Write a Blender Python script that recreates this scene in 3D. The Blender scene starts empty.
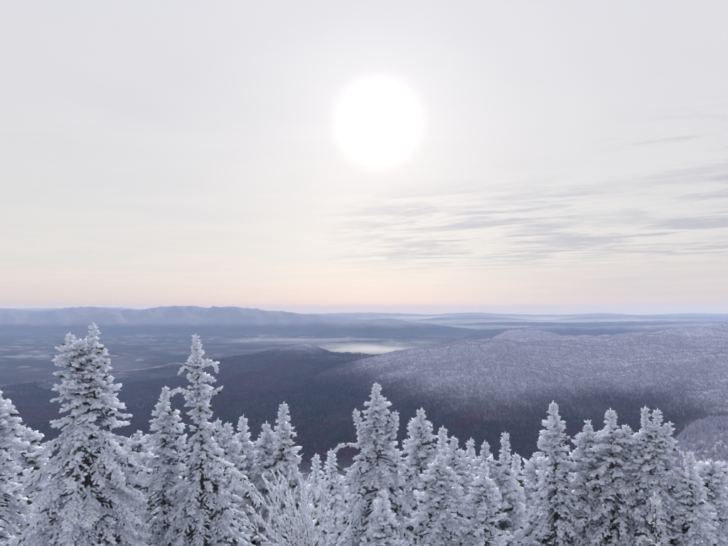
import bpy, math, random
import numpy as np
from mathutils import Vector

# ------------------------------------------------------------------ camera
F = 560.0                       # focal length in photo pixels (728 wide)
PITCH = math.atan(34.5 / F)
scene = bpy.context.scene
C = scene.collection
cam_d = bpy.data.cameras.new('camera')
cam_d.sensor_width = 36.0
cam_d.lens = F / 728.0 * 36.0
cam_d.clip_start = 0.1
cam_d.clip_end = 250000.0
cam = bpy.data.objects.new('camera', cam_d)
cam.location = (0, 0, 0)
cam.rotation_euler = (math.pi / 2 + PITCH, 0, 0)
C.objects.link(cam)
scene.camera = cam

# ------------------------------------------------------------------ sky and sun
SUN_EL = math.radians(18.6)
SUN_AZ = math.radians(1.5)      # to the right of +Y
sun_dir = Vector((math.sin(SUN_AZ) * math.cos(SUN_EL), math.cos(SUN_AZ) * math.cos(SUN_EL), math.sin(SUN_EL)))
world = bpy.data.worlds.new('World')
scene.world = world
world.use_nodes = True
nt = world.node_tree
nt.nodes.clear()


class NB:
    """tiny node-building helper"""
    def __init__(self, tree):
        self.t = tree

    def n(self, kind, **kw):
        nd = self.t.nodes.new(kind)
        for k, v in kw.items():
            setattr(nd, k, v)
        return nd

    def put(self, sock, v):
        if v is None:
            return
        if isinstance(v, bpy.types.NodeSocket):
            self.t.links.new(v, sock)
        elif isinstance(v, (tuple, list)) and len(v) == 3 and sock.type == 'RGBA':
            sock.default_value = (*v, 1)
        else:
            sock.default_value = v

    def m(self, op, a, b=None, c=None, clamp=False):
        nd = self.n('ShaderNodeMath', operation=op, use_clamp=clamp)
        for s, v in zip(nd.inputs, (a, b, c)):
            self.put(s, v)
        return nd.outputs[0]

    def vm(self, op, a, b=None, out=0):
        nd = self.n('ShaderNodeVectorMath', operation=op)
        self.put(nd.inputs[0], a)
        self.put(nd.inputs[1], b)
        return nd.outputs[out]

    def sep(self, v):
        nd = self.n('ShaderNodeSeparateXYZ')
        self.put(nd.inputs[0], v)
        return nd.outputs

    def comb(self, x, y, z):
        nd = self.n('ShaderNodeCombineXYZ')
        for s, v in zip(nd.inputs, (x, y, z)):
            self.put(s, v)
        return nd.outputs[0]

    def rng(self, v, a, b, c=0.0, d=1.0, smooth=True):
        nd = self.n('ShaderNodeMapRange', interpolation_type='SMOOTHSTEP' if smooth else 'LINEAR')
        for s, x in zip(nd.inputs, (v, a, b, c, d)):
            self.put(s, x)
        return nd.outputs[0]

    def noise(self, vec, scale, detail=4.0, rough=0.5, dist=0.0, out=0):
        nd = self.n('ShaderNodeTexNoise')
        self.put(nd.inputs['Vector'], vec)
        nd.inputs['Scale'].default_value = scale
        nd.inputs['Detail'].default_value = detail
        nd.inputs['Roughness'].default_value = rough
        nd.inputs['Distortion'].default_value = dist
        return nd.outputs[out]

    def mix(self, f, a, b, blend='MIX'):
        nd = self.n('ShaderNodeMix', data_type='RGBA', blend_type=blend)
        self.put(nd.inputs[0], f)
        self.put(nd.inputs[6], a)
        self.put(nd.inputs[7], b)
        return nd.outputs[2]

    def ramp(self, f, stops):
        nd = self.n('ShaderNodeValToRGB')
        cr = nd.color_ramp
        while len(cr.elements) < len(stops):
            cr.elements.new(0.5)
        for e, (p, c) in zip(cr.elements, stops):
            e.position = p
            e.color = (*c, 1)
        self.put(nd.inputs[0], f)
        return nd.outputs[0]


w = NB(nt)
sky = w.n('ShaderNodeTexSky', sky_type='NISHITA')
sky.sun_disc = False
sky.sun_elevation = SUN_EL
sky.sun_rotation = SUN_AZ
sky.altitude = 1100
sky.air_density = 1.0
sky.dust_density = 1.5
bg_sky = w.n('ShaderNodeBackground')
w.put(bg_sky.inputs[0], sky.outputs[0])
bg_sky.inputs[1].default_value = 0.10
# a sheet of thin high cloud in front of the clear sky
tc = w.n('ShaderNodeTexCoord')
D_ = tc.outputs['Generated']
dx, dy, dz = w.sep(D_)
el = w.m('MAXIMUM', dz, 0.0)
q = w.comb(w.m('DIVIDE', dx, w.m('ADD', el, 0.03)), w.m('DIVIDE', dy, w.m('ADD', el, 0.03)), 0.0)
veil = w.ramp(w.rng(el, 0.0, 0.6, smooth=False), [
    (0.000, (0.560, 0.470, 0.480)),
    (0.012, (0.660, 0.570, 0.575)),
    (0.030, (0.720, 0.625, 0.615)),
    (0.075, (0.775, 0.700, 0.665)),
    (0.150, (0.770, 0.735, 0.705)),
    (0.270, (0.770, 0.748, 0.735)),
    (0.480, (0.760, 0.745, 0.760)),
    (1.000, (0.765, 0.772, 0.815))])
# soft unevenness of the veil
big = w.noise(w.vm('MULTIPLY', q, (0.6, 1.0, 1.0)), 0.8, 6.0, 0.6, 0.5)
veil = w.mix(w.rng(big, 0.35, 0.70, 0.0, 0.17), veil, (0.55, 0.56, 0.62))
# streaky cloud banks
qx_, qy_, _ = w.sep(q)
qs = w.comb(w.m('MULTIPLY', qx_, 0.5), w.m('ADD', qy_, w.m('MULTIPLY', qx_, 0.4)), 0.0)
n1 = w.noise(qs, 1.9, 11.0, 0.70, 0.35)
n3 = w.noise(w.vm('ADD', q, (7.7, 2.2, 0.0)), 0.55, 4.0, 0.55, 0.4)
n2 = w.noise(qs, 0.22, 3.0, 0.5, 0.3)
az = w.m('ARCTAN2', dx, dy)
bank = w.m('MULTIPLY', w.rng(az, -0.12, 0.10), w.m('MULTIPLY', w.rng(el, 0.050, 0.095), w.m('MAXIMUM', w.rng(el, 0.24, 0.15), w.m('MULTIPLY', w.rng(az, 0.34, 0.62), w.rng(el, 0.33, 0.24)))))
bank = w.m('MAXIMUM', bank, w.m('MULTIPLY', w.rng(n2, 0.52, 0.66), 0.12))
streak = w.m('MULTIPLY', w.m('MULTIPLY', w.rng(n1, 0.43, 0.58), w.rng(n3, 0.28, 0.50, 0.30, 1.0)), bank)
veil = w.mix(w.m('MULTIPLY', streak, 0.85), veil, (0.49, 0.495, 0.555))
# a low grey bank towards the right-hand horizon
hb = w.m('MULTIPLY', w.rng(az, -0.05, 0.45), w.m('MULTIPLY', w.rng(el, 0.10, 0.03), w.rng(w.noise(w.comb(w.m('MULTIPLY', az, 3.0), 0.0, w.m('MULTIPLY', el, 120.0)), 1.0, 5.0, 0.6), 0.25, 0.7, 0.3, 1.0)))
veil = w.mix(w.m('MULTIPLY', hb, 0.95), veil, (0.60, 0.585, 0.625))
# the sun behind the cloud: a burnt-out disc with a wide aureole
cosang = w.vm('DOT_PRODUCT', D_, tuple(sun_dir), out=1)
ang = w.m('ARCCOSINE', w.m('MINIMUM', cosang, 1.0))
disc = w.rng(ang, math.radians(5.6), math.radians(1.2))
aure = w.m('POWER', 2.71828, w.m('MULTIPLY', ang, -1.0 / math.radians(6.5)))
aure2 = w.m('POWER', 2.71828, w.m('MULTIPLY', ang, -1.0 / math.radians(20.0)))
glow = w.m('ADD', w.m('MULTIPLY', disc, 0.34), w.m('ADD', w.m('MULTIPLY', aure, 0.17), w.m('MULTIPLY', aure2, 0.06)))
gcol = w.n('ShaderNodeVectorMath', operation='SCALE')
gcol.inputs[0].default_value = (1.0, 0.985, 0.98)
w.put(gcol.inputs['Scale'], glow)
veil = w.vm('ADD', veil, gcol.outputs[0])
bg_veil = w.n('ShaderNodeBackground')
w.put(bg_veil.inputs[0], veil)
bg_veil.inputs[1].default_value = 1.0
mixs = w.n('ShaderNodeMixShader')
mixs.inputs[0].default_value = 0.94
nt.links.new(bg_sky.outputs[0], mixs.inputs[1])
nt.links.new(bg_veil.outputs[0], mixs.inputs[2])
wo = w.n('ShaderNodeOutputWorld')
nt.links.new(mixs.outputs[0], wo.inputs[0])

sun_d = bpy.data.lights.new('sun', 'SUN')
sun_d.energy = 4.4
sun_d.angle = math.radians(10)
sun_d.color = (1.0, 0.965, 0.92)
sun = bpy.data.objects.new('sun', sun_d)
sun.rotation_euler = (-sun_dir).to_track_quat('-Z', 'Y').to_euler()
sun.location = (0, 0, 60)
C.objects.link(sun)

vs = scene.view_settings
vs.view_transform = 'Standard'
vs.look = 'None'
vs.exposure = 0.0
vs.gamma = 1.0
vs.use_curve_mapping = False
scene.cycles.max_bounces = 8
scene.cycles.diffuse_bounces = 6
scene.cycles.volume_bounces = 1
scene.cycles.use_denoising = True

# ------------------------------------------------------------------ helpers
CP, SP = math.cos(PITCH), math.sin(PITCH)


def P(px, py, D):
    """the point at horizontal depth D that the lens sees at photo pixel (px, py)"""
    u, v = (px - 364.0) / F, (273.0 - py) / F
    s = D / (CP - v * SP)
    return np.array([u * s, D, (SP + v * CP) * s])


def hash2(ix, iy, seed):
    h = (ix.astype(np.int64) * 374761393 + iy.astype(np.int64) * 668265263 + seed * 1442695041) & 0x7fffffff
    h = ((h ^ (h >> 13)) * 1274126177) & 0x7fffffff
    h = h ^ (h >> 16)
    return (h & 0xffff) / 65535.0


def vnoise(x, y, seed=0):
    x, y = np.asarray(x, float), np.asarray(y, float)
    ix, iy = np.floor(x), np.floor(y)
    fx, fy = x - ix, y - iy
    fx, fy = fx * fx * (3 - 2 * fx), fy * fy * (3 - 2 * fy)
    a, b = hash2(ix, iy, seed), hash2(ix + 1, iy, seed)
    c, d = hash2(ix, iy + 1, seed), hash2(ix + 1, iy + 1, seed)
    return (a + (b - a) * fx) * (1 - fy) + (c + (d - c) * fx) * fy


def fbm(x, y, octv=4, seed=0, ridged=False):
    s, amp, tot = 0.0, 1.0, 0.0
    for o in range(octv):
        n = vnoise(x * 2 ** o + 17.3 * o, y * 2 ** o - 9.1 * o, seed + o)
        s = s + amp * ((1 - np.abs(2 * n - 1)) if ridged else n)
        tot += amp
        amp *= 0.5
    return s / tot


def sstep(x, a, b):
    t = np.clip((x - a) / (b - a), 0, 1)
    return t * t * (3 - 2 * t)


def tag(o, label=None, cat=None, group=None, kind=None):
    for k, v in (('label', label), ('category', cat), ('group', group), ('kind', kind)):
        if v:
            o[k] = v
    return o


def mesh_np(name, V, Fc, mat, smooth=False):
    """V (n,3), Fc (m,3) or (m,4) -> mesh"""
    me = bpy.data.meshes.new(name)
    V = np.ascontiguousarray(V, dtype=np.float32)
    Fc = np.ascontiguousarray(Fc, dtype=np.int32)
    k = Fc.shape[1]
    me.vertices.add(len(V))
    me.vertices.foreach_set('co', V.ravel())
    me.loops.add(Fc.size)
    me.loops.foreach_set('vertex_index', Fc.ravel())
    me.polygons.add(len(Fc))
    me.polygons.foreach_set('loop_start', np.arange(0, Fc.size, k, dtype=np.int32))
    me.polygons.foreach_set('use_smooth', np.full(len(Fc), smooth, dtype=bool))
    me.update()
    me.validate()
    if mat:
        me.materials.append(mat)
    return me


def add_obj(name, me, parent=None):
    o = bpy.data.objects.new(name, me)
    C.objects.link(o)
    if parent:
        o.parent = parent
    return o


def new_mat(name):
    m = bpy.data.materials.new(name)
    m.use_nodes = True
    b = NB(m.node_tree)
    bsdf = m.node_tree.nodes['Principled BSDF']
    return m, b, bsdf


# ------------------------------------------------------------------ materials
FROST_LINE = -374.0


def frost_factor(b, pos, amp=52.0):
    """rime lies on everything above an uneven altitude"""
    z = b.sep(pos)[2]
    n = b.noise(pos, 1 / 420.0, 5.0, 0.6)
    zz = b.m('ADD', z, b.m('MULTIPLY', b.m('SUBTRACT', n, 0.5), amp * 2))
    return b.m('MULTIPLY', b.rng(zz, FROST_LINE - 64, FROST_LINE + 52), b.rng(b.sep(pos)[1], 8500, 12000, 1.0, 0.6))


# land: wooded hills, rimed above the frost line, snowy fields on the valley floor
M_LAND, b, bs = new_mat('wooded_land')
geo = b.n('ShaderNodeNewGeometry')
pos = geo.outputs['Position']
fr = frost_factor(b, pos)
n_a = b.noise(pos, 1 / 700.0, 7.0, 0.68)
n_b = b.noise(pos, 1 / 60.0, 5.0, 0.7)
n_c = b.noise(pos, 1 / 14.0, 3.0, 0.7)
wood = b.mix(b.rng(n_a, 0.38, 0.62), (0.024, 0.031, 0.042), (0.062, 0.050, 0.066))
wood = b.mix(b.rng(n_b, 0.35, 0.7, 0, 0.65), wood, (0.022, 0.032, 0.034))
wood = b.mix(b.rng(n_c, 0.45, 0.75, 0, 0.30), wood, (0.17, 0.165, 0.20))
rimed = b.mix(b.rng(n_b, 0.3, 0.75), (0.38, 0.39, 0.51), (0.30, 0.31, 0.41))
rimed = b.mix(b.rng(n_c, 0.45, 0.8, 0, 0.6), rimed, (0.17, 0.175, 0.23))
col = b.mix(fr, wood, rimed)
fld = b.n('ShaderNodeAttribute', attribute_name='field').outputs['Fac']
vor = b.n('ShaderNodeTexVoronoi', distance='CHEBYCHEV')
b.put(vor.inputs['Vector'], b.vm('ADD', b.vm('MULTIPLY', pos, (1.0, 0.55, 1.0)), b.vm('SCALE', b.noise(pos, 1 / 250.0, 3, 0.5, out=1), None)))
vor.inputs['Scale'].default_value = 1 / 95.0
cellv = b.sep(vor.outputs['Color'])[0]
region = b.rng(b.noise(pos, 1 / 2600.0, 3, 0.5), 0.44, 0.60)
zz = b.sep(pos)[2]
low = b.rng(zz, -510, -540)
cell = b.m('MULTIPLY', b.rng(cellv, 0.86, 0.95), b.m('MULTIPLY', region, low))
snowf = b.m('MAXIMUM', cell, fld, clamp=True)
open_ = b.m('MULTIPLY', b.rng(b.noise(b.vm('MULTIPLY', pos, (0.7, 1.0, 1.0)), 1 / 520.0, 7.0, 0.65), 0.50, 0.60, 0.0, 0.55), low)
col = b.mix(open_, col, (0.15, 0.16, 0.195))
col = b.mix(b.m('MULTIPLY', snowf, b.rng(n_b, 0.3, 0.6, 0.12, 0.42)), col, (0.55, 0.55, 0.57))
dist = b.vm('LENGTH', pos, out=1)
near = b.rng(dist, 240, 110)
col = b.mix(near, col, (0.74, 0.75, 0.79))
b.put(bs.inputs['Base Color'], col)
bs.inputs['Roughness'].default_value = 0.95
bs.inputs['Specular IOR Level'].default_value = 0.0

# far forest trees: colour by kind, stand and altitude
def forest_mat(name, dark, mid, red, rime_c):
    m, b, bs = new_mat(name)
    oi = b.n('ShaderNodeObjectInfo')
    loc = oi.outputs['Location']
    rnd = oi.outputs['Random']
    fr = frost_factor(b, loc)
    stand = b.noise(loc, 1 / 500.0, 4, 0.6)
    for cpx, cpy, cD, cr in ((508, 430, 2080, 240), (465, 432, 2050, 150), (312, 443, 1980, 190), (565, 434, 2030, 130)):
        dd = b.vm('DISTANCE', loc, tuple(P(cpx, cpy, cD)), out=1)
        stand = b.m('MAXIMUM', stand, b.rng(dd, cr * 1.25, cr * 0.6, 0.0, 0.66))
    c = b.mix(rnd, dark, mid)
    c = b.mix(b.rng(stand, 0.48, 0.62), c, red)
    c = b.mix(b.m('MULTIPLY', fr, b.rng(rnd, 0.0, 0.9, 0.72, 1.0)), c, rime_c)
    b.put(bs.inputs['Base Color'], c)
    bs.inputs['Roughness'].default_value = 0.95
    bs.inputs['Specular IOR Level'].default_value = 0.0
    return m


M_CONFOR = forest_mat('far_conifer', (0.013, 0.024, 0.025), (0.026, 0.042, 0.042), (0.030, 0.036, 0.038), (0.36, 0.38, 0.49))
M_HARDFOR = forest_mat('far_hardwood', (0.062, 0.052, 0.068), (0.120, 0.098, 0.122), (0.120, 0.040, 0.062), (0.44, 0.448, 0.545))

# rime ice on twigs and needles
M_RIME, b, bs = new_mat('rime_ice')
geo = b.n('ShaderNodeNewGeometry')
n1_ = b.noise(geo.outputs['Position'], 9.0, 3, 0.6)
c = b.mix(b.rng(n1_, 0.3, 0.7), (0.84, 0.885, 0.98), (0.915, 0.94, 0.99))
b.put(bs.inputs['Base Color'], c)
bs.inputs['Roughness'].default_value = 0.75
bs.inputs['Specular IOR Level'].default_value = 0.25
trl = b.n('ShaderNodeBsdfTranslucent')
b.put(trl.inputs[0], c)
mx = b.n('ShaderNodeMixShader')
mx.inputs[0].default_value = 0.45
M_RIME.node_tree.links.new(bs.outputs[0], mx.inputs[1])
M_RIME.node_tree.links.new(trl.outputs[0], mx.inputs[2])
M_RIME.node_tree.links.new(mx.outputs[0], M_RIME.node_tree.nodes['Material Output'].inputs[0])
# dark fir needles without rime
M_NEEDLE, b, bs = new_mat('fir_needles')
geo = b.n('ShaderNodeNewGeometry')
c = b.mix(b.noise(geo.outputs['Position'], 6.0, 3, 0.6), (0.020, 0.036, 0.036), (0.050, 0.072, 0.066))
b.put(bs.inputs['Base Color'], c)
bs.inputs['Roughness'].default_value = 0.7
# bark
M_BARK, b, bs = new_mat('fir_bark')
geo = b.n('ShaderNodeNewGeometry')
c = b.mix(b.noise(geo.outputs['Position'], 14.0, 4, 0.7), (0.035, 0.034, 0.040), (0.10, 0.10, 0.115))
b.put(bs.inputs['Base Color'], c)
bs.inputs['Roughness'].default_value = 0.9

# ------------------------------------------------------------------ terrain height
# columns of (depth, photo row) that the land passes through
COLS = {
    -60: [(1000, 495), (2000, 455), (3000, 413), (4000, 389), (6000, 361)],
    0: [(1000, 492), (2000, 450), (3000, 412), (4000, 388), (6000, 360)],
    120: [(1000, 490), (2000, 447), (3000, 410), (3800, 390), (4770, 375), (5200, 373), (6500, 356.5)],
    186: [(3500, 390), (4400, 373), (4930, 367), (5400, 365), (6500, 356.5)],
    225: [(1000, 488), (2000, 445), (2800, 409), (3500, 389), (4400, 372), (5040, 361), (5500, 363), (6300, 358)],
    270: [(4500, 366), (5200, 354), (5700, 356), (6400, 357)],
    303: [(1000, 487), (1500, 466), (2000, 441), (2800, 405), (3500, 383), (4500, 363), (5300, 350.2), (5850, 353), (6600, 356)],
    335: [(2400, 414), (3300, 381), (4400, 363), (5250, 355), (5800, 357), (6500, 357)],
    364: [(1000, 486), (1500, 467), (1900, 441), (2400, 413), (3000, 386), (3600, 367), (4000, 362), (5200, 357.5), (5900, 359)],
    400: [(1900, 449), (2400, 410), (2700, 390), (3100, 370), (3700, 355), (4400, 357), (5200, 362), (6000, 360)],
    455: [(1000, 486), (1400, 474), (1900, 450), (2100, 428), (2350, 404), (2700, 381), (3100, 362), (3500, 350), (4000, 342), (4800, 345), (5600, 349), (6500, 356)],
    505: [(1900, 449), (2350, 402), (2700, 379), (3200, 358.5), (4000, 342.5), (4600, 346), (5300, 342), (5800, 336), (6400, 340), (7500, 348)],
    550: [(1000, 485), (1400, 474), (1900, 448), (2100, 427), (2350, 402), (2700, 378), (3200, 361), (4000, 346), (5000, 340), (5800, 336.5), (6400, 340), (7500, 348)],
    600: [(1900, 446), (2400, 398), (2800, 373), (3300, 356), (4200, 345), (5200, 339), (6000, 338), (7000, 342), (8000, 346)],
    650: [(600, 472), (1000, 470), (1400, 462), (1900, 440), (2150, 418), (2400, 399), (2800, 372), (3300, 355), (4200, 342), (5200, 335.5), (6000, 333.5), (7000, 340), (8000, 345)],
    690: [(600, 452), (850, 432), (1000, 430), (1250, 452), (1700, 438), (2100, 414), (2500, 390), (3500, 351), (4500, 339), (6000, 331), (7000, 336)],
    728: [(600, 444), (850, 428), (1000, 426), (1250, 444), (1700, 432), (2100, 409), (2500, 383), (3500, 350), (4500, 337), (6000, 326.5), (7000, 334), (8500, 340)],
    800: [(600, 440), (1000, 425), (1900, 412), (3500, 348), (6000, 325), (8000, 340)],
}
pts, zs = [], []
KA = 3.0
for px, lst in COLS.items():
    full = [(D, None, -8.6 - 0.35 * (D - 9)) for D in (5, 12, 30, 90, 250)] + [(D, py, None) for D, py in lst]
    for D, py, z in full:
        if z is None:
            z = P(px, py, D)[2]
        if D < 9:
            z = -8.6
        a = math.atan((px - 364) / F)
        pts.append((a * KA, math.log(D)))
        zs.append(z)
pts, zs = np.array(pts), np.array(zs)
CQ = 0.12


def kern(d2):
    return np.sqrt(d2 + CQ * CQ)


A = kern(((pts[:, None] - pts[None]) ** 2).sum(-1)) + 1e-4 * np.eye(len(pts))
n_p = len(pts)
Pm = np.c_[np.ones(n_p), pts]
SYS = np.block([[A, Pm], [Pm.T, np.zeros((3, 3))]])
SOL = np.linalg.solve(SYS, np.r_[zs, 0, 0, 0])
WTS, LIN = SOL[:n_p], SOL[n_p:]

# far ridges: (depth, front width, back width, [(px, py) crest])
RIDGES = [
    (14500, 1900, 1900, [(-300, 311), (-150, 306), (-60, 309), (0, 308), (30, 311), (55, 310.5), (72, 308), (92, 306.5), (112, 309), (132, 310.5), (150, 309), (168, 306.5),
                         (190, 306), (208, 308), (222, 307), (234, 306.5), (250, 309), (268, 311), (290, 312.5), (320, 316), (345, 318.5), (370, 322), (400, 327), (430, 331)]),
    (27000, 3000, 3000, [(-200, 309), (0, 309), (20, 308.3), (60, 308.3), (80, 310), (106, 307.2), (128, 307.5), (145, 311), (200, 313), (300, 314.0), (345, 313.0), (380, 312.8), (430, 314.6), (470, 312.4), (520, 314.8), (560, 315.2),
                         (600, 313.0), (640, 315.2), (690, 313.0), (728, 314), (900, 313)]),
    (12500, 1500, 1400, [(300, 331), (340, 323), (364, 320.5), (386, 318.5), (402, 320.5), (420, 323), (440, 326), (470, 330), (520, 336)]),
    (20500, 2000, 2000, [(390, 324), (420, 320), (440, 317.5), (474, 314.8), (500, 317), (525, 319.5), (546, 320.5), (571, 318.0), (600, 316.3), (630, 318.8), (652, 315.8), (690, 318.3), (728, 317), (900, 317)]),
    (10800, 1300, 1400, [(430, 345), (480, 331), (520, 328), (552, 326), (590, 327.5), (640, 326), (680, 324.5), (715, 324), (760, 322), (900, 320)]),
    (15500, 1300, 1400, [(430, 328), (480, 322.5), (520, 322), (560, 323), (600, 322), (660, 321), (728, 320.5), (900, 319)]),
]


KNOLLS = [(303, 5300, 48, 140), (515, 5750, 34, 260), (535, 5900, 26, 260), (648, 4100, 40, 260), (712, 3000, 36, 300), (690, 3150, 18, 220), (575, 4700, 26, 260), (612, 5200, 24, 350), (700, 5000, 30, 300),
          (470, 3500, 16, 300), (440, 3100, -14, 200), (560, 3300, 18, 260), (610, 3000, -16, 220), (660, 2700, 16, 220), (520, 2700, 14, 220), (300, 3700, 26, 240), (255, 3900, 30, 260), (340, 3300, 24, 220), (280, 3000, 22, 200)]


def H(x, y):
    x, y = np.asarray(x, float), np.asarray(y, float)
    r = np.hypot(x, y)
    a = np.arctan2(x, y)
    ac = np.clip(a, -0.75, 0.75)
    D = np.maximum(r * np.cos(ac), 3.0)
    qx, qy = ac * KA, np.log(D)
    mid = LIN[0] + LIN[1] * qx + LIN[2] * qy
    for i in range(n_p):
        mid = mid + WTS[i] * np.sqrt((qx - pts[i, 0]) ** 2 + (qy - pts[i, 1]) ** 2 + CQ * CQ)
    nearz = -8.6 - 0.35 * np.maximum(D - 9, 0)
    tn = sstep(D, 80, 240)
    mid = nearz * (1 - tn) + mid * tn
    # land relief
    nz = (fbm(x / 540, y / 540, 5, 3, True) - 0.55) * 84 * sstep(D, 1200, 2400) + (fbm(x / 130, y / 130, 3, 9) - 0.5) * 14 * sstep(D, 400, 1500)
    nz = nz + (fbm(x / 25, y / 25, 3, 5) - 0.5) * 1.6
    mid = mid + nz
    for kp, kd, ka, kr in KNOLLS:
        kx = (kp - 364) / F * kd
        mid = mid + ka * np.exp(-(((x - kx) / kr) ** 2 + ((y - kd) / (kr * 0.8)) ** 2))
    base = -568 - 110 * sstep(D, 12000, 40000) - 4.4e-7 * np.maximum(D - 38000, 0) ** 2 + (fbm(x / 1300, y / 1300, 5, 21, True) - 0.55) * 95 * sstep(D, 6500, 9500)
    far = base
    for D0, wf, wb, crest in RIDGES:
        ca = np.array([math.atan((p - 364) / F) for p, _ in crest])
        cz = np.array([P(p, q_, D0)[2] for p, q_ in crest])
        zc = np.interp(ac, ca, cz)
        ends = sstep(ac, ca[0] - 0.05, ca[0]) * (1 - sstep(ac, ca[-1], ca[-1] + 0.08))
        wob = (fbm(x / (wf * 1.1), y / (wf * 1.1), 3, int(D0) % 97) - 0.5) * wf * 0.7
        dd = D - D0 + wob
        sh = np.where(dd < 0, np.exp(-(dd / wf) ** 2), np.exp(-(dd / wb) ** 2))
        rel = (zc - base) * ends
        er = (fbm(x / (wf * 0.24), y / (wf * 0.24), 4, 40 + int(D0) % 89, True) - 0.6) * 0.9 * sh * np.maximum(rel, 0) * (1 - sh ** 10)
        far = np.maximum(far, base + rel * sh + er)
    t = sstep(D, 6300, 8200)
    h = mid * (1 - t) + far * t
    # behind the camera the summit ridge simply goes on
    bk = sstep(np.abs(a), 0.85, 1.5)
    h = h * (1 - bk) + (-8.6 - 0.12 * np.maximum(r - 9, 0) * np.exp(-r / 9000)) * bk
    return h


def ground_z(x, y):
    return float(H(np.array([x]), np.array([y]))[0])


# ------------------------------------------------------------------ terrain mesh
rr = [0.0, 2.5]
while rr[-1] < 38500:
    r = rr[-1]
    rr.append(r * (1.09 if r < 900 else 1.012 if r < 8500 else 1.018))
rr = np.array(rr)
front = np.radians(np.arange(-41, 41.01, 0.2))
back = np.radians(np.arange(45, 316, 4.5))
aa = np.r_[front, back]
nR, nA = len(rr), len(aa)
RR, AA = np.meshgrid(rr, aa, indexing='ij')
GX, GY = RR * np.sin(AA), RR * np.cos(AA)
GZ = H(GX, GY)
GD = RR * np.cos(np.clip(np.where(AA > math.pi, AA - 2 * math.pi, AA), -0.75, 0.75))
V = np.stack([GX, GY, GZ], -1).reshape(-1, 3)
ii, jj = np.meshgrid(np.arange(nR - 1), np.arange(nA), indexing='ij')
j2 = (jj + 1) % nA
Q = np.stack([ii * nA + jj, (ii + 1) * nA + jj, (ii + 1) * nA + j2, ii * nA + j2], -1).reshape(-1, 4)[:, ::-1]
# explicit long snow fields on the valley floor (photo: pale bands below the near ridge)
field = np.zeros(len(V))
for px, py, hw, hd, rot in [(20, 356, 260, 200, 0.0), (60, 357, 260, 110, 0.05), (140, 370, 190, 70, 0.5), (168, 367, 150, 80, 0.5), (112, 375, 150, 60, 0.5), (24, 367, 60, 60, 0), (24, 341, 160, 200, 0)]:
    D = 568 * F / (py - 307.5)
    c = P(px, py, D)
    ddx, ddy = V[:, 0] - c[0], V[:, 1] - c[1]
    u_ = ddx * math.cos(rot) + ddy * math.sin(rot)
    v_ = -ddx * math.sin(rot) + ddy * math.cos(rot)
    e = (u_ / hw) ** 2 + (v_ / hd) ** 2 + (fbm(V[:, 0] / 90, V[:, 1] / 90, 3, 8) - 0.5) * 1.6
    field = np.maximum(field, 1 - sstep(e, 0.8, 1.1))
qc = Q[:, 0]
fD = GD.ravel()[qc]
fz = GZ.ravel()[qc]
fa = AA.ravel()[qc]
fa = np.where(fa > math.pi, fa - 2 * math.pi, fa)
fpx = 364 + F * np.tan(np.clip(fa, -1.2, 1.2))
reg = np.full(len(Q), 1)                                   # valley_floor
reg[(fD > 11500) & (fz > -540) & (fpx < 420)] = 4          # mountain_ridge
reg[(fD > 8500) & (fpx >= 420)] = 5                        # distant_hills
reg[fD > 23000] = 5
reg[(fD > 1450) & (fD < 8500) & (fpx > 372)] = 3           # frosted_plateau
reg[(fD > 1450) & (fD < 5900) & (fpx > 110) & (fpx <= 372)] = 2   # forested_hill
reg[fD <= 1450] = 0                                        # mountain_slope
for k, nm in enumerate(['mountain_slope', 'valley_floor', 'forested_hill', 'frosted_plateau', 'mountain_ridge', 'distant_hills']):
    sel = Q[reg == k]
    used, inv = np.unique(sel, return_inverse=True)
    me = mesh_np(nm, V[used], inv.reshape(sel.shape), M_LAND, True)
    at = me.attributes.new('field', 'FLOAT', 'POINT')
    at.data.foreach_set('value', field[used].astype(np.float32))
    tag(add_obj(nm, me), kind='structure')

# ------------------------------------------------------------------ far woods (one mass, instanced)
rng = np.random.default_rng(7)


def far_conifer(seed):
    r = np.random.default_rng(seed)
    V, Fc = [], []
    n = 6
    for z0, z1, rad in ((0.06, 0.55, 0.24), (0.34, 0.80, 0.17), (0.60, 1.0, 0.11)):
        o = len(V)
        for k in range(n):
            a = 2 * math.pi * k / n + r.uniform(-0.3, 0.3)
            q_ = rad * r.uniform(0.65, 1.2)
            V.append((q_ * math.cos(a), q_ * math.sin(a), z0 + r.uniform(-0.05, 0.05)))
        V.append((0, 0, z1))
        for k in range(n):
            Fc.append((o + k, o + (k + 1) % n, o + n))
    return np.array(V), np.array(Fc)


def far_hardwood(seed):
    r = np.random.default_rng(seed)
    V, Fc = [], []
    for k in range(46):
        a = r.uniform(0, 2 * math.pi)
        tilt = r.uniform(0.1, 0.9)
        z0 = r.uniform(0.12, 0.5)
        L = r.uniform(0.3, 0.55)
        d = np.array([math.cos(a) * math.sin(tilt), math.sin(a) * math.sin(tilt), math.cos(tilt)])
        p = np.array([d[0] * 0.25 * (z0), d[1] * 0.25 * z0, z0])
        e = p + d * L
        a2 = r.uniform(0, 2 * math.pi)
        s = np.array([math.cos(a2), math.sin(a2), 0.2]) * r.uniform(0.018, 0.042)
        o = len(V)
        V += [p, e - s, e + s]
        Fc.append((o, o + 1, o + 2))
    o = len(V)
    V += [np.array([-0.02, 0, 0]), np.array([0.02, 0, 0]), np.array([0, 0, 0.7]), np.array([0, 0.02, 0])]
    Fc += [(o, o + 1, o + 2), (o + 1, o + 3, o + 2)]
    return np.array(V), np.array(Fc)


def scatter(d0, d1, spacing, a_half=38.5):
    area = math.radians(2 * a_half) / 2 * (d1 ** 2 - d0 ** 2)
    n = int(area / spacing ** 2)
    r = np.sqrt(rng.uniform(d0 ** 2, d1 ** 2, n))
    a = np.radians(rng.uniform(-a_half, a_half, n))
    return r * np.sin(a), r * np.cos(a)


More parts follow.
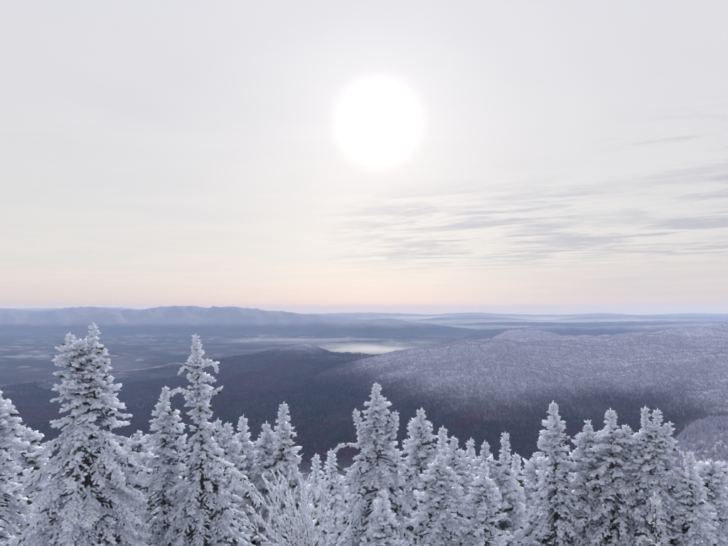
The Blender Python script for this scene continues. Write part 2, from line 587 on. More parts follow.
bands = [scatter(85, 300, 7.0), scatter(300, 1500, 7.5), scatter(1500, 3200, 8.0), scatter(3200, 4600, 10), scatter(4600, 7000, 14.5)]
fx = np.concatenate([b_[0] for b_ in bands])
fy = np.concatenate([b_[1] for b_ in bands])
fzz = H(fx, fy)
# no woods on the fields
valley_side = (fzz < -505 + 25 * (fbm(fx / 300, fy / 300, 3, 77) - 0.5)) & (np.hypot(fx, fy) > 3300 + 2300 * fbm(fx / 500, fy / 500, 3, 78))
keep = ~valley_side
fx, fy, fzz = fx[keep], fy[keep], fzz[keep]
fd = np.hypot(fx, fy)
stand = fbm((fx * 0.91 - fy * 0.42) / 190, (fx * 0.42 + fy * 0.91) / 800, 4, 55)
con_p = 0.10 * (1 - 0.7 * sstep(fzz, -420, -350)) + 0.75 * sstep(stand, 0.50, 0.62) * (1 - 0.93 * sstep(fzz, -420, -350) * (fd > 1300))
con_p = np.where(fd < 900, np.where(fd < 300, 0.95, 0.25), con_p)
is_con = rng.random(len(fx)) < con_p
size = np.where(is_con, rng.uniform(8, 15, len(fx)), rng.uniform(9, 14, len(fx)))
size = np.where(fd < 900, rng.uniform(5, 8.5, len(fx)), size)
size *= np.where(fd > 4600, 1.1, 1.0) * (1 - 0.38 * sstep(fzz, -400, -350) * (fd > 1300))

lib = []


def forest(name, mask, makers, mat):
    pv = np.stack([fx[mask], fy[mask], fzz[mask] - 0.5], -1).astype(np.float32)
    me = bpy.data.meshes.new(name)
    me.vertices.add(len(pv))
    me.vertices.foreach_set('co', pv.ravel())
    at = me.attributes.new('tree_size', 'FLOAT', 'POINT')
    at.data.foreach_set('value', size[mask].astype(np.float32))
    o = add_obj(name, me)
    tag(o, kind='stuff')
    ng = bpy.data.node_groups.new(name, 'GeometryNodeTree')
    ng.interface.new_socket('Geometry', in_out='INPUT', socket_type='NodeSocketGeometry')
    ng.interface.new_socket('Geometry', in_out='OUTPUT', socket_type='NodeSocketGeometry')
    N = ng.nodes
    gi, go = N.new('NodeGroupInput'), N.new('NodeGroupOutput')
    m2p = N.new('GeometryNodeMeshToPoints')
    ng.links.new(gi.outputs[0], m2p.inputs['Mesh'])
    join = N.new('GeometryNodeJoinGeometry')
    for k, (v_, f_) in enumerate(makers):
        src = bpy.data.objects.new(name + '_source', mesh_np(name + '_source', v_, f_, mat))
        lib.append(src)
        oi = N.new('GeometryNodeObjectInfo')
        oi.inputs['Object'].default_value = src
        oi.inputs['As Instance'].default_value = True
        g2 = N.new('GeometryNodeGeometryToInstance')
        ng.links.new(oi.outputs['Geometry'], join.inputs[0])
    iop = N.new('GeometryNodeInstanceOnPoints')
    ng.links.new(m2p.outputs[0], iop.inputs['Points'])
    ng.links.new(join.outputs[0], iop.inputs['Instance'])
    iop.inputs['Pick Instance'].default_value = True
    ri = N.new('FunctionNodeRandomValue')
    ri.data_type = 'INT'
    ri.inputs[4].default_value = 0
    ri.inputs[5].default_value = len(makers) - 1
    ng.links.new(ri.outputs[2], iop.inputs['Instance Index'])
    rv = N.new('FunctionNodeRandomValue')
    rv.data_type = 'FLOAT_VECTOR'
    rv.inputs[0].default_value = (-0.06, -0.06, 0)
    rv.inputs[1].default_value = (0.06, 0.06, 6.283)
    ng.links.new(rv.outputs[0], iop.inputs['Rotation'])
    na = N.new('GeometryNodeInputNamedAttribute')
    na.data_type = 'FLOAT'
    na.inputs['Name'].default_value = 'tree_size'
    ng.links.new(na.outputs[0], iop.inputs['Scale'])
    ng.links.new(iop.outputs[0], go.inputs[0])
    md = o.modifiers.new('woods', 'NODES')
    md.node_group = ng
    return o


forest('conifer_forest', is_con, [far_conifer(s) for s in range(4)], M_CONFOR)
forest('hardwood_forest', ~is_con, [far_hardwood(10 + s) for s in range(4)], M_HARDFOR)
print('far trees', len(fx))

# ------------------------------------------------------------------ rime-covered firs
def tuft_template(seed, nspike=3, lump=1.0):
    """a rime-crusted twig end along +X: a jagged lump with a few blunt feathers"""
    r = np.random.default_rng(seed)
    g = (1 + 5 ** 0.5) / 2
    V = np.array([(-1, g, 0), (1, g, 0), (-1, -g, 0), (1, -g, 0), (0, -1, g), (0, 1, g), (0, -1, -g), (0, 1, -g),
                  (g, 0, -1), (g, 0, 1), (-g, 0, -1), (-g, 0, 1)], float) / math.hypot(1, g)
    Fc = [(0, 11, 5), (0, 5, 1), (0, 1, 7), (0, 7, 10), (0, 10, 11), (1, 5, 9), (5, 11, 4), (11, 10, 2), (10, 7, 6), (7, 1, 8),
          (3, 9, 4), (3, 4, 2), (3, 2, 6), (3, 6, 8), (3, 8, 9), (4, 9, 5), (2, 4, 11), (6, 2, 10), (8, 6, 7), (9, 8, 1)]
    rad = r.choice((0.34, 0.40, 0.46, 0.54, 0.64), 12) * lump
    V = V * rad[:, None]
    V[:, 0] = V[:, 0] * 1.25 + 0.45
    V = [tuple(v) for v in V]
    for s in range(nspike):
        x = r.uniform(0.2, 0.95)
        a = r.uniform(0, 2 * math.pi)
        rd = np.array([0, math.cos(a), math.sin(a)])
        d = rd * r.uniform(0.5, 1.0) + np.array([r.uniform(0.2, 0.9), 0, 0])
        d /= np.linalg.norm(d)
        L = r.uniform(0.45, 0.75)
        base = np.array([x, 0, 0]) + rd * 0.1
        t1 = np.cross(d, (0.3, 0.2, 0.9)); t1 /= np.linalg.norm(t1)
        t2 = np.cross(d, t1)
        wd = r.uniform(0.07, 0.11)
        o = len(V)
        for k in range(3):
            an = 2 * math.pi * k / 3
            V.append(tuple(base + (t1 * math.cos(an) + t2 * math.sin(an)) * wd))
        V.append(tuple(base + d * L))
        for k in range(3):
            Fc.append((o + k, o + (k + 1) % 3, o + 3))
    return np.array(V), np.array(Fc)


TUFTS = [tuft_template(100 + s, 2) for s in range(10)]
TUFTS_S = [tuft_template(200 + s, 2, 0.8) for s in range(8)]


def build_tufts(name, pl, mat, templates):
    """pl rows: x y z dx dy dz length thickness"""
    pl = np.array(pl, dtype=np.float64)
    if not len(pl):
        return None
    r = np.random.default_rng(len(pl))
    which = r.integers(0, len(templates), len(pl))
    VV, FF, off = [], [], 0
    for k, (tv, tf) in enumerate(templates):
        p = pl[which == k]
        if not len(p):
            continue
        d = p[:, 3:6] / (np.linalg.norm(p[:, 3:6], axis=1, keepdims=True) + 1e-9)
        rnd_v = r.normal(size=d.shape)
        s1 = np.cross(d, rnd_v)
        s1 /= np.linalg.norm(s1, axis=1, keepdims=True) + 1e-9
        s2 = np.cross(d, s1)
        v = (p[:, None, 0:3] + d[:, None] * (tv[None, :, 0:1] * p[:, None, 6:7])
             + s1[:, None] * (tv[None, :, 1:2] * p[:, None, 7:8]) + s2[:, None] * (tv[None, :, 2:3] * p[:, None, 7:8]))
        n = len(tv)
        f = tf[None] + (off + np.arange(len(p)) * n)[:, None, None]
        VV.append(v.reshape(-1, 3))
        FF.append(f.reshape(-1, 3))
        off += len(p) * n
    return mesh_np(name, np.concatenate(VV), np.concatenate(FF), mat, True)


def tubes(name, paths, mat, sides=4):
    """paths: list of (points, radii)"""
    VV, FF, off = [], [], 0
    for P_, R_ in paths:
        P_ = np.asarray(P_, float)
        R_ = np.asarray(R_, float)
        n = len(P_)
        d = np.gradient(P_, axis=0)
        d /= np.linalg.norm(d, axis=1, keepdims=True) + 1e-9
        ref = np.where(np.abs(d[:, 2:3]) > 0.9, np.array([[1.0, 0, 0]]), np.array([[0, 0, 1.0]]))
        s1 = np.cross(d, ref)
        s1 /= np.linalg.norm(s1, axis=1, keepdims=True) + 1e-9
        s2 = np.cross(d, s1)
        an = np.arange(sides) * 2 * math.pi / sides
        v = P_[:, None] + R_[:, None, None] * (s1[:, None] * np.cos(an)[None, :, None] + s2[:, None] * np.sin(an)[None, :, None])
        VV.append(v.reshape(-1, 3))
        i, j = np.meshgrid(np.arange(n - 1), np.arange(sides), indexing='ij')
        j2_ = (j + 1) % sides
        FF.append((np.stack([i * sides + j, i * sides + j2_, (i + 1) * sides + j2_, (i + 1) * sides + j], -1) + off).reshape(-1, 4))
        off += n * sides
    return mesh_np(name, np.concatenate(VV), np.concatenate(FF), mat, True)


TRI = {'n': 0}


class Fir:
    def __init__(self, seed, D):
        self.r = random.Random(seed)
        self.D = D
        self.l = 0.0067 * D + 0.008          # twig length
        self.rime, self.green, self.wood = [], [], []

    def put(self, lst, p, d, l, th):
        lst.append((p[0], p[1], p[2], d[0], d[1], d[2], l, th))

    def spray(self, path, width, bare=0.045, lod=1.0, inner=0.38, green=0.30):
        """twigs to both sides of a bough path, as a flat drooping comb"""
        r, l = self.r, self.l * lod
        path = np.asarray(path, float)
        seg = np.linalg.norm(np.diff(path, axis=0), axis=1)
        L = seg.sum()
        cum = np.r_[0, np.cumsum(seg)]
        n = max(1, int(L / (0.78 * l)))
        for i in range(n + 1):
            t = (i + 0.5) / (n + 1)
            s = t * L
            k = min(len(seg) - 1, int(np.searchsorted(cum, s) - 1)) if s > 0 else 0
            k = max(k, 0)
            f = (s - cum[k]) / (seg[k] + 1e-9)
            p = path[k] * (1 - f) + path[k + 1] * f
            d = (path[k + 1] - path[k]) / (seg[k] + 1e-9)
            if t < inner and L > 3 * l:
                continue
            side = np.cross(d, (0, 0, 1.0))
            side /= np.linalg.norm(side) + 1e-9
            up = np.cross(side, d)
            isbare = r.random() < bare
            tgt = self.green if isbare else self.rime
            j = lambda s_=0.25: np.array([r.uniform(-s_, s_), r.uniform(-s_, s_), r.uniform(-s_, s_)])
            self.put(tgt, p, d + j() + up * r.uniform(0, 0.3), l * r.uniform(0.9, 1.3), l * r.uniform(0.55, 0.85))
            ls = (width * (1 - t) ** 0.8 + 0.35 * l) * r.uniform(0.65, 1.15)
            m = max(1, int(round(ls / (0.9 * l))))
            for sg in (-1, 1):
                if r.random() < 0.08:
                    continue
                fw = r.uniform(0.55, 1.0)
                dd = side * sg + d * fw + np.array([0, 0, r.uniform(-0.35, 0.1)])
                dd /= np.linalg.norm(dd)
                for q_ in range(m):
                    pp = p + dd * (q_ * 0.85 * l) + np.array([0, 0, -0.12 * l * q_ * q_ * 0.5]) + j(0.1) * l
                    self.put(tgt, pp, dd + j(0.35), l * r.uniform(0.8, 1.2), l * r.uniform(0.45, 0.8))
            if r.random() < green:
                self.put(self.green, p - up * 0.45 * l, d + j(0.5) - np.array([0, 0, 0.3]), l * r.uniform(0.8, 1.3), l * r.uniform(0.4, 0.6))

    def stem(self, tip, base, prof, top_lean=(0, 0), wood_r=0.09, zstop=None, dens=1.0, maxw=1.9, cam_lod=True, droop=1.0, upto=None):
        """a leader with its boughs; prof = [(metres below tip, half width)]"""
        r, l = self.r, self.l
        tip, base = np.asarray(tip, float), np.asarray(base, float)
        Ht = tip[2] - base[2]
        hs = np.array([p[0] for p in prof])
        ws = np.array([p[1] for p in prof])

        def W(h):
            if h <= hs[-1]:
                return float(np.interp(h, hs, ws))
            return float(min(maxw, ws[-1] + (h - hs[-1]) * 0.20))

        def axis(h):
            t = min(1, h / Ht)
            p = tip * (1 - t) + base * t
            b_ = math.sin(math.pi * min(1, t * 1.6)) * 0.5
            return p + np.array([top_lean[0] * b_, top_lean[1] * b_, 0])

        self.wood.append(([axis(h) for h in np.linspace(0, Ht, 14)], [0.012 + wood_r * (h / Ht) for h in np.linspace(0, Ht, 14)]))
        hmax = (tip[2] - zstop) if zstop is not None else Ht - 0.5
        # leader shoot
        for i in range(6):
            h = i * 0.5 * l
            self.put(self.rime, axis(h + 0.3 * l), np.array([r.uniform(-.2, .2), r.uniform(-.2, .2), 1]), l * 1.1, l * (0.30 + 0.08 * i))
        h = 0.5 * l
        phase = r.uniform(0, 6.28)
        while h < hmax:
            w0 = W(h)
            frac = min(1.0, h / 2.4)
            nb = max(5, int(round((4.2 + 4.0 * w0 / (1.2 * l + 0.7)) * dens)))
            zc = axis(h)[2]
            low = zc < -0.475 * self.D             # below the picture
            lod = 2.6 if low else 1.0 if (self.D < 19 or h < 1.8) else 1.8
            if low:
                nb = max(5, nb // 3)
            phase += r.uniform(0.4, 1.2)
            for k in range(nb):
                ph = phase + 2 * math.pi * k / nb + r.uniform(-0.35, 0.35)
                hh = h + r.uniform(-0.4, 0.4) * max(l * 0.8, 0.13)
                if hh < 0:
                    continue
                o = np.array([math.cos(ph), math.sin(ph), 0.0])
                if low and o[1] > 0.2:
                    continue
                Lw = W(hh) * r.choice((0.62, 0.8, 0.92, 1.0, 1.05, 1.12, 1.2))
                Lw = max(Lw * (0.95 if Lw > 3 * l else 0.92) - 0.30 * l, 0.35 * l)
                pit0 = math.radians(38 - 54 * frac * droop + r.uniform(-14, 14))
                pit1 = math.radians(20 - 60 * frac * droop + r.uniform(-16, 14))
                a0 = axis(hh)
                npt = 2 if Lw < 2.5 * l else 5
                path = [a0]
                for q_ in range(npt):
                    t = (q_ + 0.5) / npt
                    pit = pit0 + (pit1 - pit0) * min(1, t * 1.5) + (math.radians(18) * max(0, t - 0.7) / 0.3 if frac > 0.4 else 0)
                    sd = np.array([-o[1], o[0], 0]) * r.uniform(-0.12, 0.12)
                    path.append(path[-1] + (o * math.cos(pit) + sd + np.array([0, 0, math.sin(pit)])) * Lw / npt)
                far_side = cam_lod and o[1] > 0.5
                lod_b = lod * (2.0 if far_side else 1.0)
                if Lw > 2.0 * l:
                    self.wood.append((path, np.linspace(0.007 + 0.012 * Lw, 0.004, len(path))))
                    self.spray(path, 0.34 * Lw, lod=lod_b, green=0.17 * frac, inner=0.22 if (o[1] < -0.4 and h < 2.2) else 0.46)
                else:
                    j = np.array([r.uniform(-.2, .2), r.uniform(-.2, .2), r.uniform(-.1, .3)])
                    dd = (path[-1] - path[0]) / Lw
                    self.put(self.rime, path[0], dd + j, max(Lw, 0.8 * l), l * r.uniform(0.5, 0.8))
                    self.put(self.rime, path[0] + dd * 0.6 * Lw, dd - j, l * 0.9, l * r.uniform(0.45, 0.7))
            if not low:
                for q_ in range(3):
                    ph = r.uniform(0, 6.28)
                    self.put(self.rime, axis(h + r.uniform(0, 0.1)), np.array([math.cos(ph), math.sin(ph), r.uniform(-0.2, 0.6)]), l * 1.2, l)
            h += (0.10 + 0.12 * frac) * (2.2 if low else 1.0) * max(0.8, l / 0.125)

    def coat(self, path, th):
        """rime crust closely round a bare twig"""
        r = self.r
        path = np.asarray(path, float)
        for a_, b_ in zip(path[:-1], path[1:]):
            L = np.linalg.norm(b_ - a_)
            n = max(1, int(L / (1.5 * th)))
            for i in range(n):
                p = a_ + (b_ - a_) * (i / n)
                d = (b_ - a_) / L + np.array([r.uniform(-.25, .25), r.uniform(-.25, .25), r.uniform(-.2, .3)])
                self.put(self.rime, p, d, th * r.uniform(1.8, 2.8), th * r.uniform(0.7, 1.1))

    def limb(self, pts_w, width, rad=0.03):
        """one free limb along world points"""
        pts_w = np.asarray(pts_w, float)
        t = np.linspace(0, 1, len(pts_w))
        tt = np.linspace(0, 1, 12)
        path = np.stack([np.interp(tt, t, pts_w[:, k]) for k in range(3)], -1)
        for _ in range(2):
            path[1:-1] = 0.25 * path[:-2] + 0.5 * path[1:-1] + 0.25 * path[2:]
        self.wood.append((path, np.linspace(rad, 0.006, len(path))))
        self.spray(path, width, inner=0.0, bare=0.03, green=0.15)
        self.spray(path, width * 0.6, inner=0.0, bare=0.0, green=0.1)

    def finish(self, name, base, label, cat='tree', group=None, templates=None):
        base = np.asarray(base, float)
        e = bpy.data.objects.new(name, None)
        e.empty_display_size = 0.3
        e.location = base
        C.objects.link(e)
        tag(e, label, cat, group)
        sub = lambda L_: [(x - base[0], y - base[1], z - base[2], *rest) for x, y, z, *rest in L_]
        me = tubes('trunk', [(np.asarray(p) - base, q_) for p, q_ in self.wood], M_BARK)
        add_obj('trunk', me, e)
        TRI['n'] += 2 * len(me.polygons)
        cr = build_tufts('crown', sub(self.rime), M_RIME, templates or TUFTS)
        co = add_obj('crown', cr, e)
        TRI['n'] += len(cr.polygons)
        if self.green:
            gm = build_tufts('needle_foliage', sub(self.green), M_NEEDLE, TUFTS_S)
            add_obj('needle_foliage', gm, co)
            TRI['n'] += len(gm.polygons)
        return e


def prof_m(tip_py, lst, D):
    return [(0, 0.02)] + [((py - tip_py) / F * D, hw / F * D) for py, hw in lst]


def fir(name, D, tip, prof, label, group=None, seed=1, lean=0.0, extra=None, dens=1.0, maxw=1.9, base_px=None, droop=1.0):
    """tip = photo pixel of the top; prof = [(row, half width px)]"""
    T = P(tip[0], tip[1], D)
    bx = T[0] if base_px is None else P(base_px, tip[1], D)[0]
    B = np.array([bx, D, ground_z(bx, D) - 0.05])
    t = Fir(seed, D)
    t.stem(T, B, prof_m(tip[1], prof, D), (lean, 0), dens=dens, maxw=maxw, wood_r=0.10, droop=droop)
    if extra:
        extra(t, T, B)
    return t.finish(name, B, label, 'tree', group)


G1 = 'rime covered firs on the summit slope'


# big twin-topped fir
def twin_extra(t, T, B):
    T2 = P(69, 335, 10.9)
    fork = T * 0.62 + B * 0.38
    fork = np.array([T[0] - 0.02, 11.0, T[2] - 1.9])
    t.stem(T2, fork, prof_m(335, [(342, 7), (352, 15), (365, 19), (385, 25)], 11), wood_r=0.03, zstop=fork[2] + 0.5)


fir('twin_top_fir', 11.0, (93.5, 325), [(335, 7), (350, 12), (370, 16), (386, 24), (400, 30), (415, 40), (440, 58), (480, 68), (520, 76), (546, 80)],
    'largest rime covered fir with two tops side by side', G1, 11, extra=twin_extra, base_px=84, maxw=2.0)


# fir with the bent limb arching to its neighbour
def bent_extra(t, T, B):
    D = 13
    t.limb([P(200, 398, D), P(190, 393, D - .1), P(180, 389, D - .2), P(172, 392, D - .2), P(168, 399, D - .2)], 0.36, 0.035)
    t.limb([P(196, 373, D), P(188, 367, D - .1), P(183, 368, D - .1), P(180, 373, D - .1)], 0.14, 0.02)
    t.limb([P(198, 362, D), P(206, 361, D - .1), P(214, 364, D - .1), P(216, 370, D - .1)], 0.34, 0.03)
    t.limb([P(200, 396, D), P(210, 394, D - .2), P(220, 389, D - .2)], 0.28, 0.03)
    t.limb([P(198, 376, D), P(206, 378, D - .2), P(213, 381, D - .2)], 0.28, 0.03)
    t.limb([P(205, 455, D), P(225, 465, D - .5), P(245, 482, D - .8), P(258, 505, D - 1.0)], 0.42, 0.05)


fir('arched_limb_fir', 13.0, (195.5, 336.5), [(343, 4), (352, 9), (362, 11), (372, 9), (385, 11), (395, 12), (415, 12), (430, 15), (455, 26), (480, 38), (510, 48), (546, 56)],
    'slender rime covered fir with a long limb arched over to a shorter neighbour', G1, 12, lean=0.26, extra=bent_extra, base_px=205)
fir('rimed_fir', 13.4, (165.5, 388.5), [(397, 6), (412, 10), (425, 15), (445, 22), (480, 30), (546, 42)],
    'shorter rime covered fir touched by the arched limb of its slender neighbour', G1, 13, base_px=168)


# big central fir with side leaders
def centre_extra(t, T, B):
    D = 14
    k1 = np.array([P(366, 440, D)[0], D, P(366, 445, D)[2]])
    t.stem(P(355, 411, D - .3), k1, prof_m(411, [(420, 4), (435, 8), (445, 9)], D), wood_r=0.02, zstop=k1[2])
    k2 = np.array([P(388, 440, D)[0], D, P(388, 445, D)[2]])
    t.stem(P(396, 413.5, D), k2, prof_m(413.5, [(420, 5), (435, 8), (445, 9)], D), wood_r=0.02, zstop=k2[2])
    t.limb([P(368, 448, D), P(354, 445, D - .3), P(345, 444.5, D - .4), P(339, 447, D - .4), P(336, 451, D - .4)], 0.16, 0.02)


fir('many_leader_fir', 14.0, (376.5, 385), [(391, 5), (402, 9), (410, 13), (425, 15), (440, 24), (455, 33), (470, 38), (500, 46), (546, 58)],
    'broad rime covered fir with a short side leader on each flank of its top', G1, 14, extra=centre_extra, base_px=378)
fir('rimed_fir', 15.5, (421, 410), [(418, 7), (430, 11), (445, 17), (465, 24), (500, 34), (546, 46)],
    'rime covered fir with a blunt full top beside the broad many leader fir', G1, 15)
fir('columnar_fir', 16.5, (553.5, 403.5), [(410, 6), (422, 9), (440, 12), (460, 16), (480, 24), (510, 36), (546, 46)],
    'tall narrow columnar rime covered fir standing alone above its smaller neighbours', G1, 16, lean=0.03)
fir('rimed_fir', 16.5, (588, 422.5), [(430, 6), (442, 11), (455, 16), (480, 25), (520, 36), (546, 42)],
    'rime covered fir with a regular cone between the columnar and the flat shouldered fir', G1, 17)


def shoulder_extra(t, T, B):
    D = 16
    k = np.array([P(622, 450, D)[0], D, P(622, 452, D)[2]])
    t.stem(P(626, 427, D - .2), k, prof_m(427, [(432, 6), (441, 10), (452, 14)], D), wood_r=0.02, zstop=k[2])
    t.limb([P(612, 443, D), P(625, 441, D - .4), P(638, 442, D - .5)], 0.18, 0.02)
    t.limb([P(608, 446, D), P(600, 446, D - .4), P(594, 450, D - .5)], 0.18, 0.02)


fir('flat_shouldered_fir', 16.0, (611, 411), [(415, 6), (425, 9), (438, 10), (445, 20), (470, 30), (510, 40), (546, 46)],
    'rime covered fir with a thick blunt top above a flat white shoulder', G1, 18, extra=shoulder_extra)


def triple_extra(t, T, B):
    D = 15.5
    for px, py, pr in ((657.5, 411, [(420, 5), (435, 10), (450, 13)]), (669.5, 424.5, [(430, 6), (440, 10), (455, 14)])):
        k = np.array([P(655, 470, D)[0], D, P(655, 470, D)[2]])
        t.stem(P(px, py, D - .2), k, prof_m(py, pr, D), wood_r=0.03, zstop=k[2])


fir('triple_top_fir', 15.5, (645.5, 408.5), [(420, 5), (435, 10), (450, 16), (470, 27), (500, 36), (546, 46)],
    'broad rime covered fir with three tops stepping down in height', G1, 19, extra=triple_extra, base_px=656)
fir('rimed_fir', 15.0, (690, 454), [(462, 5), (475, 9), (495, 17), (520, 24), (546, 30)],
    'small pointed rime covered fir next to the three topped fir', G1, 20)
fir('rimed_fir', 17.0, (712, 462), [(468, 10), (480, 17), (505, 26), (546, 36)],
    'round shouldered rime covered fir farther along past the three topped fir', G1, 21)
fir('rimed_fir', 12.0, (-4, 388), [(396, 8), (415, 16), (440, 24), (480, 32), (546, 42)],
    'rime covered fir partly cut off beside the largest twin topped fir', G1, 22)
fir('rimed_fir', 21.0, (283.5, 404.5), [(412, 5), (425, 9), (440, 12), (460, 17), (490, 24), (546, 34)],
    'tall regular rime covered spire behind the bare frosted shrub', G1, 23)
fir('rimed_fir', 22.0, (243, 417.5), [(425, 4), (435, 8), (450, 12), (480, 20), (520, 30)],
    'slim rime covered spire between the arched limb fir and the tall regular spire', G1, 24)
fir('rimed_fir', 21.5, (266.5, 424), [(430, 4), (436, 9), (450, 13), (480, 20), (520, 30)],
    'rime covered fir with a short bushy top leaning against the tall regular spire', G1, 25)
GS = 'small rimed spires farther down the slope'
small = [  # D, tip, profile, label
    (20, (218, 421), [(428, 5), (440, 9), (470, 18), (520, 28)], 'inner of two small spires, half behind the slender arched limb fir'),
    (20, (228, 424.5), [(430, 5), (440, 9), (470, 18), (520, 28)], 'outer of two small spires, the one next to the slim spire'),
    (30, (316, 456), [(463, 4), (475, 8), (500, 13), (546, 22)], 'low narrow rime covered spire in the dip behind the shrub'),
    (29, (331.5, 451.5), [(460, 5), (470, 9), (500, 16), (546, 24)], 'low pointed rime covered spire under the drooping limb of the many leader fir'),
    (21, (443, 428.5), [(436, 4), (448, 8), (470, 16), (520, 28)], 'thin rime covered spire nearest the blunt full topped fir'),
    (20, (454, 438.5), [(445, 5), (455, 9), (475, 16), (520, 28)], 'second rime covered spire of the row after the blunt full topped fir'),
    (23, (470.5, 440.5), [(450, 4), (462, 8), (480, 13), (520, 24)], 'third rime covered spire of the row after the blunt full topped fir'),
    (20, (485, 443), [(452, 5), (462, 11), (480, 17), (520, 26)], 'fourth, wider rime covered spire of the row after the blunt full topped fir'),
    (20, (505, 434.5), [(442, 4), (455, 7), (470, 9), (500, 17), (546, 28)], 'straight rime covered spire taller than the row around it'),
    (25, (516, 455), [(462, 4), (475, 8), (510, 16)], 'tiny rime covered tip tucked against the straight taller spire'),
    (22, (536.5, 455), [(462, 7), (475, 13), (510, 24), (546, 30)], 'squat rime covered fir at the foot of the columnar fir'),
    (17, (138, 433), [(440, 10), (455, 17), (490, 26), (546, 34)], 'rounded rime covered fir between the twin topped and the short touched fir'),
    (16, (28, 430), [(440, 10), (460, 18), (500, 28), (546, 34)], 'low rime covered fir behind the largest twin topped fir'),
]
for i, (D, tip, pr, lab) in enumerate(small):
    fir('rimed_spire', D, tip, pr, lab, GS, 40 + i)
# nearer, lower crowns along the bottom edge
near_list = [
    (11.5, (440, 455), [(465, 8), (480, 16), (510, 32), (546, 46)], 'near rime covered fir crown in front of the thin spires'),
    (11.0, (484, 464), [(472, 6), (490, 13), (515, 20), (546, 30)], 'near rime covered fir with a wide drooping bough in front of the spire row'),
    (10.0, (383, 492), [(500, 6), (515, 12), (546, 22)], 'small near rime covered fir top in front of the broad many leader fir'),
]
for i, (D, tip, pr, lab) in enumerate(near_list):
    fir('rimed_fir', D, tip, pr, lab, G1, 70 + i)

# thin open sapling with level bare twigs
t = Fir(90, 9.0)
Ds = 9.0
Tt = P(655, 496, Ds)
Bs = np.array([Tt[0], Ds, ground_z(Tt[0], Ds) - 0.05])
t.wood.append(([Tt * (1 - s) + Bs * s for s in np.linspace(0, 1, 10)], np.linspace(0.012, 0.05, 10)))
t.l = 0.085
t.coat([Tt + np.array([0, 0, 0.05]), Tt * 0.9 + Bs * 0.1, Tt * 0.8 + Bs * 0.2, Tt * 0.6 + Bs * 0.4], 0.032)
for k in range(13):
    s = 0.02 + 0.05 * k
    a0 = Tt * (1 - s) + Bs * s
    for q_ in range(3):
        ph = q_ * 2.09 + k * 1.1 + (0.1 if q_ else -0.2)
        L = min(0.55, 0.10 + 0.055 * k) * t.r.uniform(0.8, 1.15)
        o = np.array([math.cos(ph), math.sin(ph) * 0.9, 0.08])
        path = [a0, a0 + o * L * 0.5, a0 + o * L + np.array([0, 0, 0.03])]
        t.wood.append((path, [0.010, 0.008, 0.004]))
        t.coat(path, 0.034)
t.finish('frosted_sapling', Bs, 'thin open sapling with level white twigs in front of the three topped fir', 'sapling')

# bare leafless shrub fanning out, every twig coated
t = Fir(91, 9.5)
Dh = 9.5
base = P(312, 640, Dh)
base[2] = ground_z(base[0], Dh) - 0.05
root = np.array([base[0], Dh, P(312, 575, Dh)[2]])
t.wood.append(([base, base * 0.5 + root * 0.5 + np.array([0.05, 0, 0]), root], [0.06, 0.05, 0.035]))
t.l = 0.085
ends = [(262, 474), (272, 470), (284, 476), (248, 505), (255, 488), (243, 522), (258, 520), (270, 505), (290, 495), (302, 500), (322, 492), (300, 478), (312, 505), (332, 515), (280, 520), (238, 540), (345, 535), (292, 515)]
for k, (ex, ey) in enumerate(ends):
    dd = Dh + t.r.uniform(-0.6, 0.5)
    E = P(ex, ey, dd)
    mid_ = root * 0.5 + E * 0.5 + np.array([t.r.uniform(-.05, .12), t.r.uniform(-.1, .1), t.r.uniform(-0.05, 0.06)])
    tt = np.linspace(0, 1, 9)[:, None]
    path = (1 - tt) ** 2 * root + 2 * tt * (1 - tt) * mid_ + tt ** 2 * E
    t.wood.append((path, np.linspace(0.014, 0.003, 9)))
    t.coat(path[1:], 0.042)
    for q_ in range(9):
        i0 = t.r.randint(2, 7)
        p0 = path[i0]
        dv = path[i0 + 1] - path[i0]
        dv /= np.linalg.norm(dv)
        sv = np.array([t.r.uniform(-1, 1), t.r.uniform(-.6, .6), t.r.uniform(-.2, .5)]) * 0.6
        L = t.r.uniform(0.15, 0.42)
        p1 = p0 + (dv + sv) / np.linalg.norm(dv + sv) * L
        t.wood.append(([p0, p0 * .5 + p1 * .5 + np.array([0, 0, .01]), p1], [0.005, 0.004, 0.002]))
        t.coat([p0, p0 * .5 + p1 * .5 + np.array([0, 0, .01]), p1], 0.030)
t.finish('frosted_shrub', base, 'bare leafless shrub with long fanned white frosted twigs', 'shrub')
print('foreground tris', TRI['n'], 'max far z', float(GZ[GD > 5000].max()), 'min z', float(GZ.min()))

# ------------------------------------------------------------------ valley mist and haze
def blob_mesh(name, c, sx, sy, sz, mat, seed):
    VV, FF = [], []
    nu, nv = 48, 12
    for i in range(nv + 1):
        th = math.pi * i / nv
        for j in range(nu):
            ph = 2 * math.pi * j / nu
            k = 1 + 0.22 * math.sin(3 * ph + seed) + 0.12 * math.sin(7 * ph + 2 * seed)
            VV.append((sx * k * math.sin(th) * math.cos(ph), sy * k * math.sin(th) * math.sin(ph), sz * math.cos(th)))
    for i in range(nv):
        for j in range(nu):
            FF.append((i * nu + j, (i + 1) * nu + j, (i + 1) * nu + (j + 1) % nu, i * nu + (j + 1) % nu))
    o = add_obj(name, mesh_np(name, VV, FF, mat, True))
    o.location = c
    tag(o, kind='stuff')
    return o


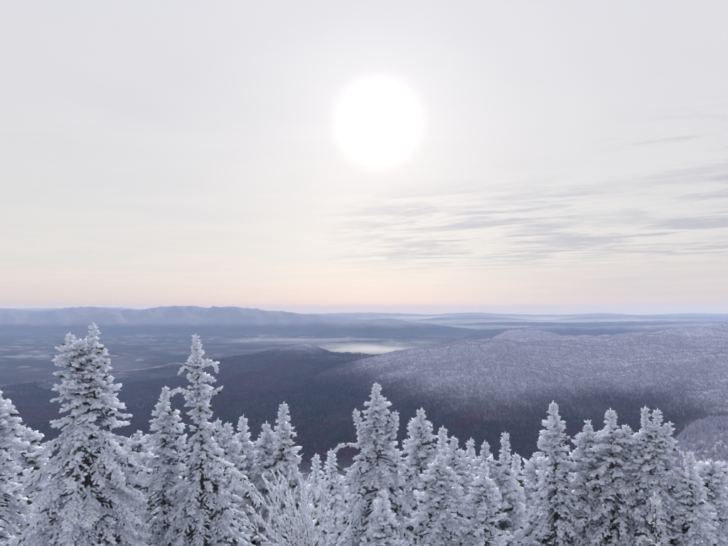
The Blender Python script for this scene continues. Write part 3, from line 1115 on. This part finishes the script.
def vol_mat(name, color, dens, aniso):
    m = bpy.data.materials.new(name)
    m.use_nodes = True
    t_ = m.node_tree
    t_.nodes.clear()
    out = t_.nodes.new('ShaderNodeOutputMaterial')
    pv = t_.nodes.new('ShaderNodeVolumePrincipled')
    pv.inputs['Color'].default_value = (*color, 1)
    pv.inputs['Density'].default_value = dens
    pv.inputs['Anisotropy'].default_value = aniso
    pv.inputs['Absorption Color'].default_value = (1, 1, 1, 1)
    t_.links.new(pv.outputs[0], out.inputs['Volume'])
    return m


M_HAZE = vol_mat('haze_air', (0.32, 0.45, 0.80), 6.6e-5, 0.0)
M_HAZE.node_tree.nodes['Principled Volume'].inputs['Absorption Color'].default_value = (0.74, 0.70, 0.62, 1)
M_MIST = vol_mat('mist_air', (0.97, 0.97, 1.0), 1 / 11000.0, 0.5)
M_MIST2 = vol_mat('thin_mist_air', (0.94, 0.96, 1.0), 1 / 5000.0, 0.5)
for k, (px, D, sx, sy, sz, zc, mm) in enumerate([
        *[(372 - 3 * q_, 7000 + 60 * q_, 760 * (1 - 0.17 * q_), 900 * (1 - 0.15 * q_), 84 * (1 - 0.2 * q_), -556, M_MIST) for q_ in range(5)],
                (345, 7800, 900, 1000, 26, -562, M_MIST2), (390, 8300, 900, 1100, 34, -562, M_MIST2), (300, 9500, 1700, 900, 30, -562, M_MIST2),
        (60, 12300, 3000, 500, 26, -556, M_MIST2), (470, 13900, 3000, 500, 110, -540, M_MIST2), (600, 18000, 7500, 900, 165, -520, M_MIST2), (480, 23700, 9000, 1200, 210, -560, M_MIST2)]):
    blob_mesh('valley_mist', (*P(px, 352, D)[:2], zc), sx, sy, sz, mm, 1.0 + k * 1.7)
X, Y0, Y1, Z0, Z1 = 40000, -40000, 40000, -1000, 75
hv = [(x, y, z) for z in (Z0, Z1) for y in (Y0, Y1) for x in (-X, X)]
hf = [(0, 2, 3, 1), (4, 5, 7, 6), (0, 1, 5, 4), (2, 6, 7, 3), (0, 4, 6, 2), (1, 3, 7, 5)]
tag(add_obj('haze', mesh_np('haze', np.array(hv, float), np.array(hf), M_HAZE)), kind='stuff')
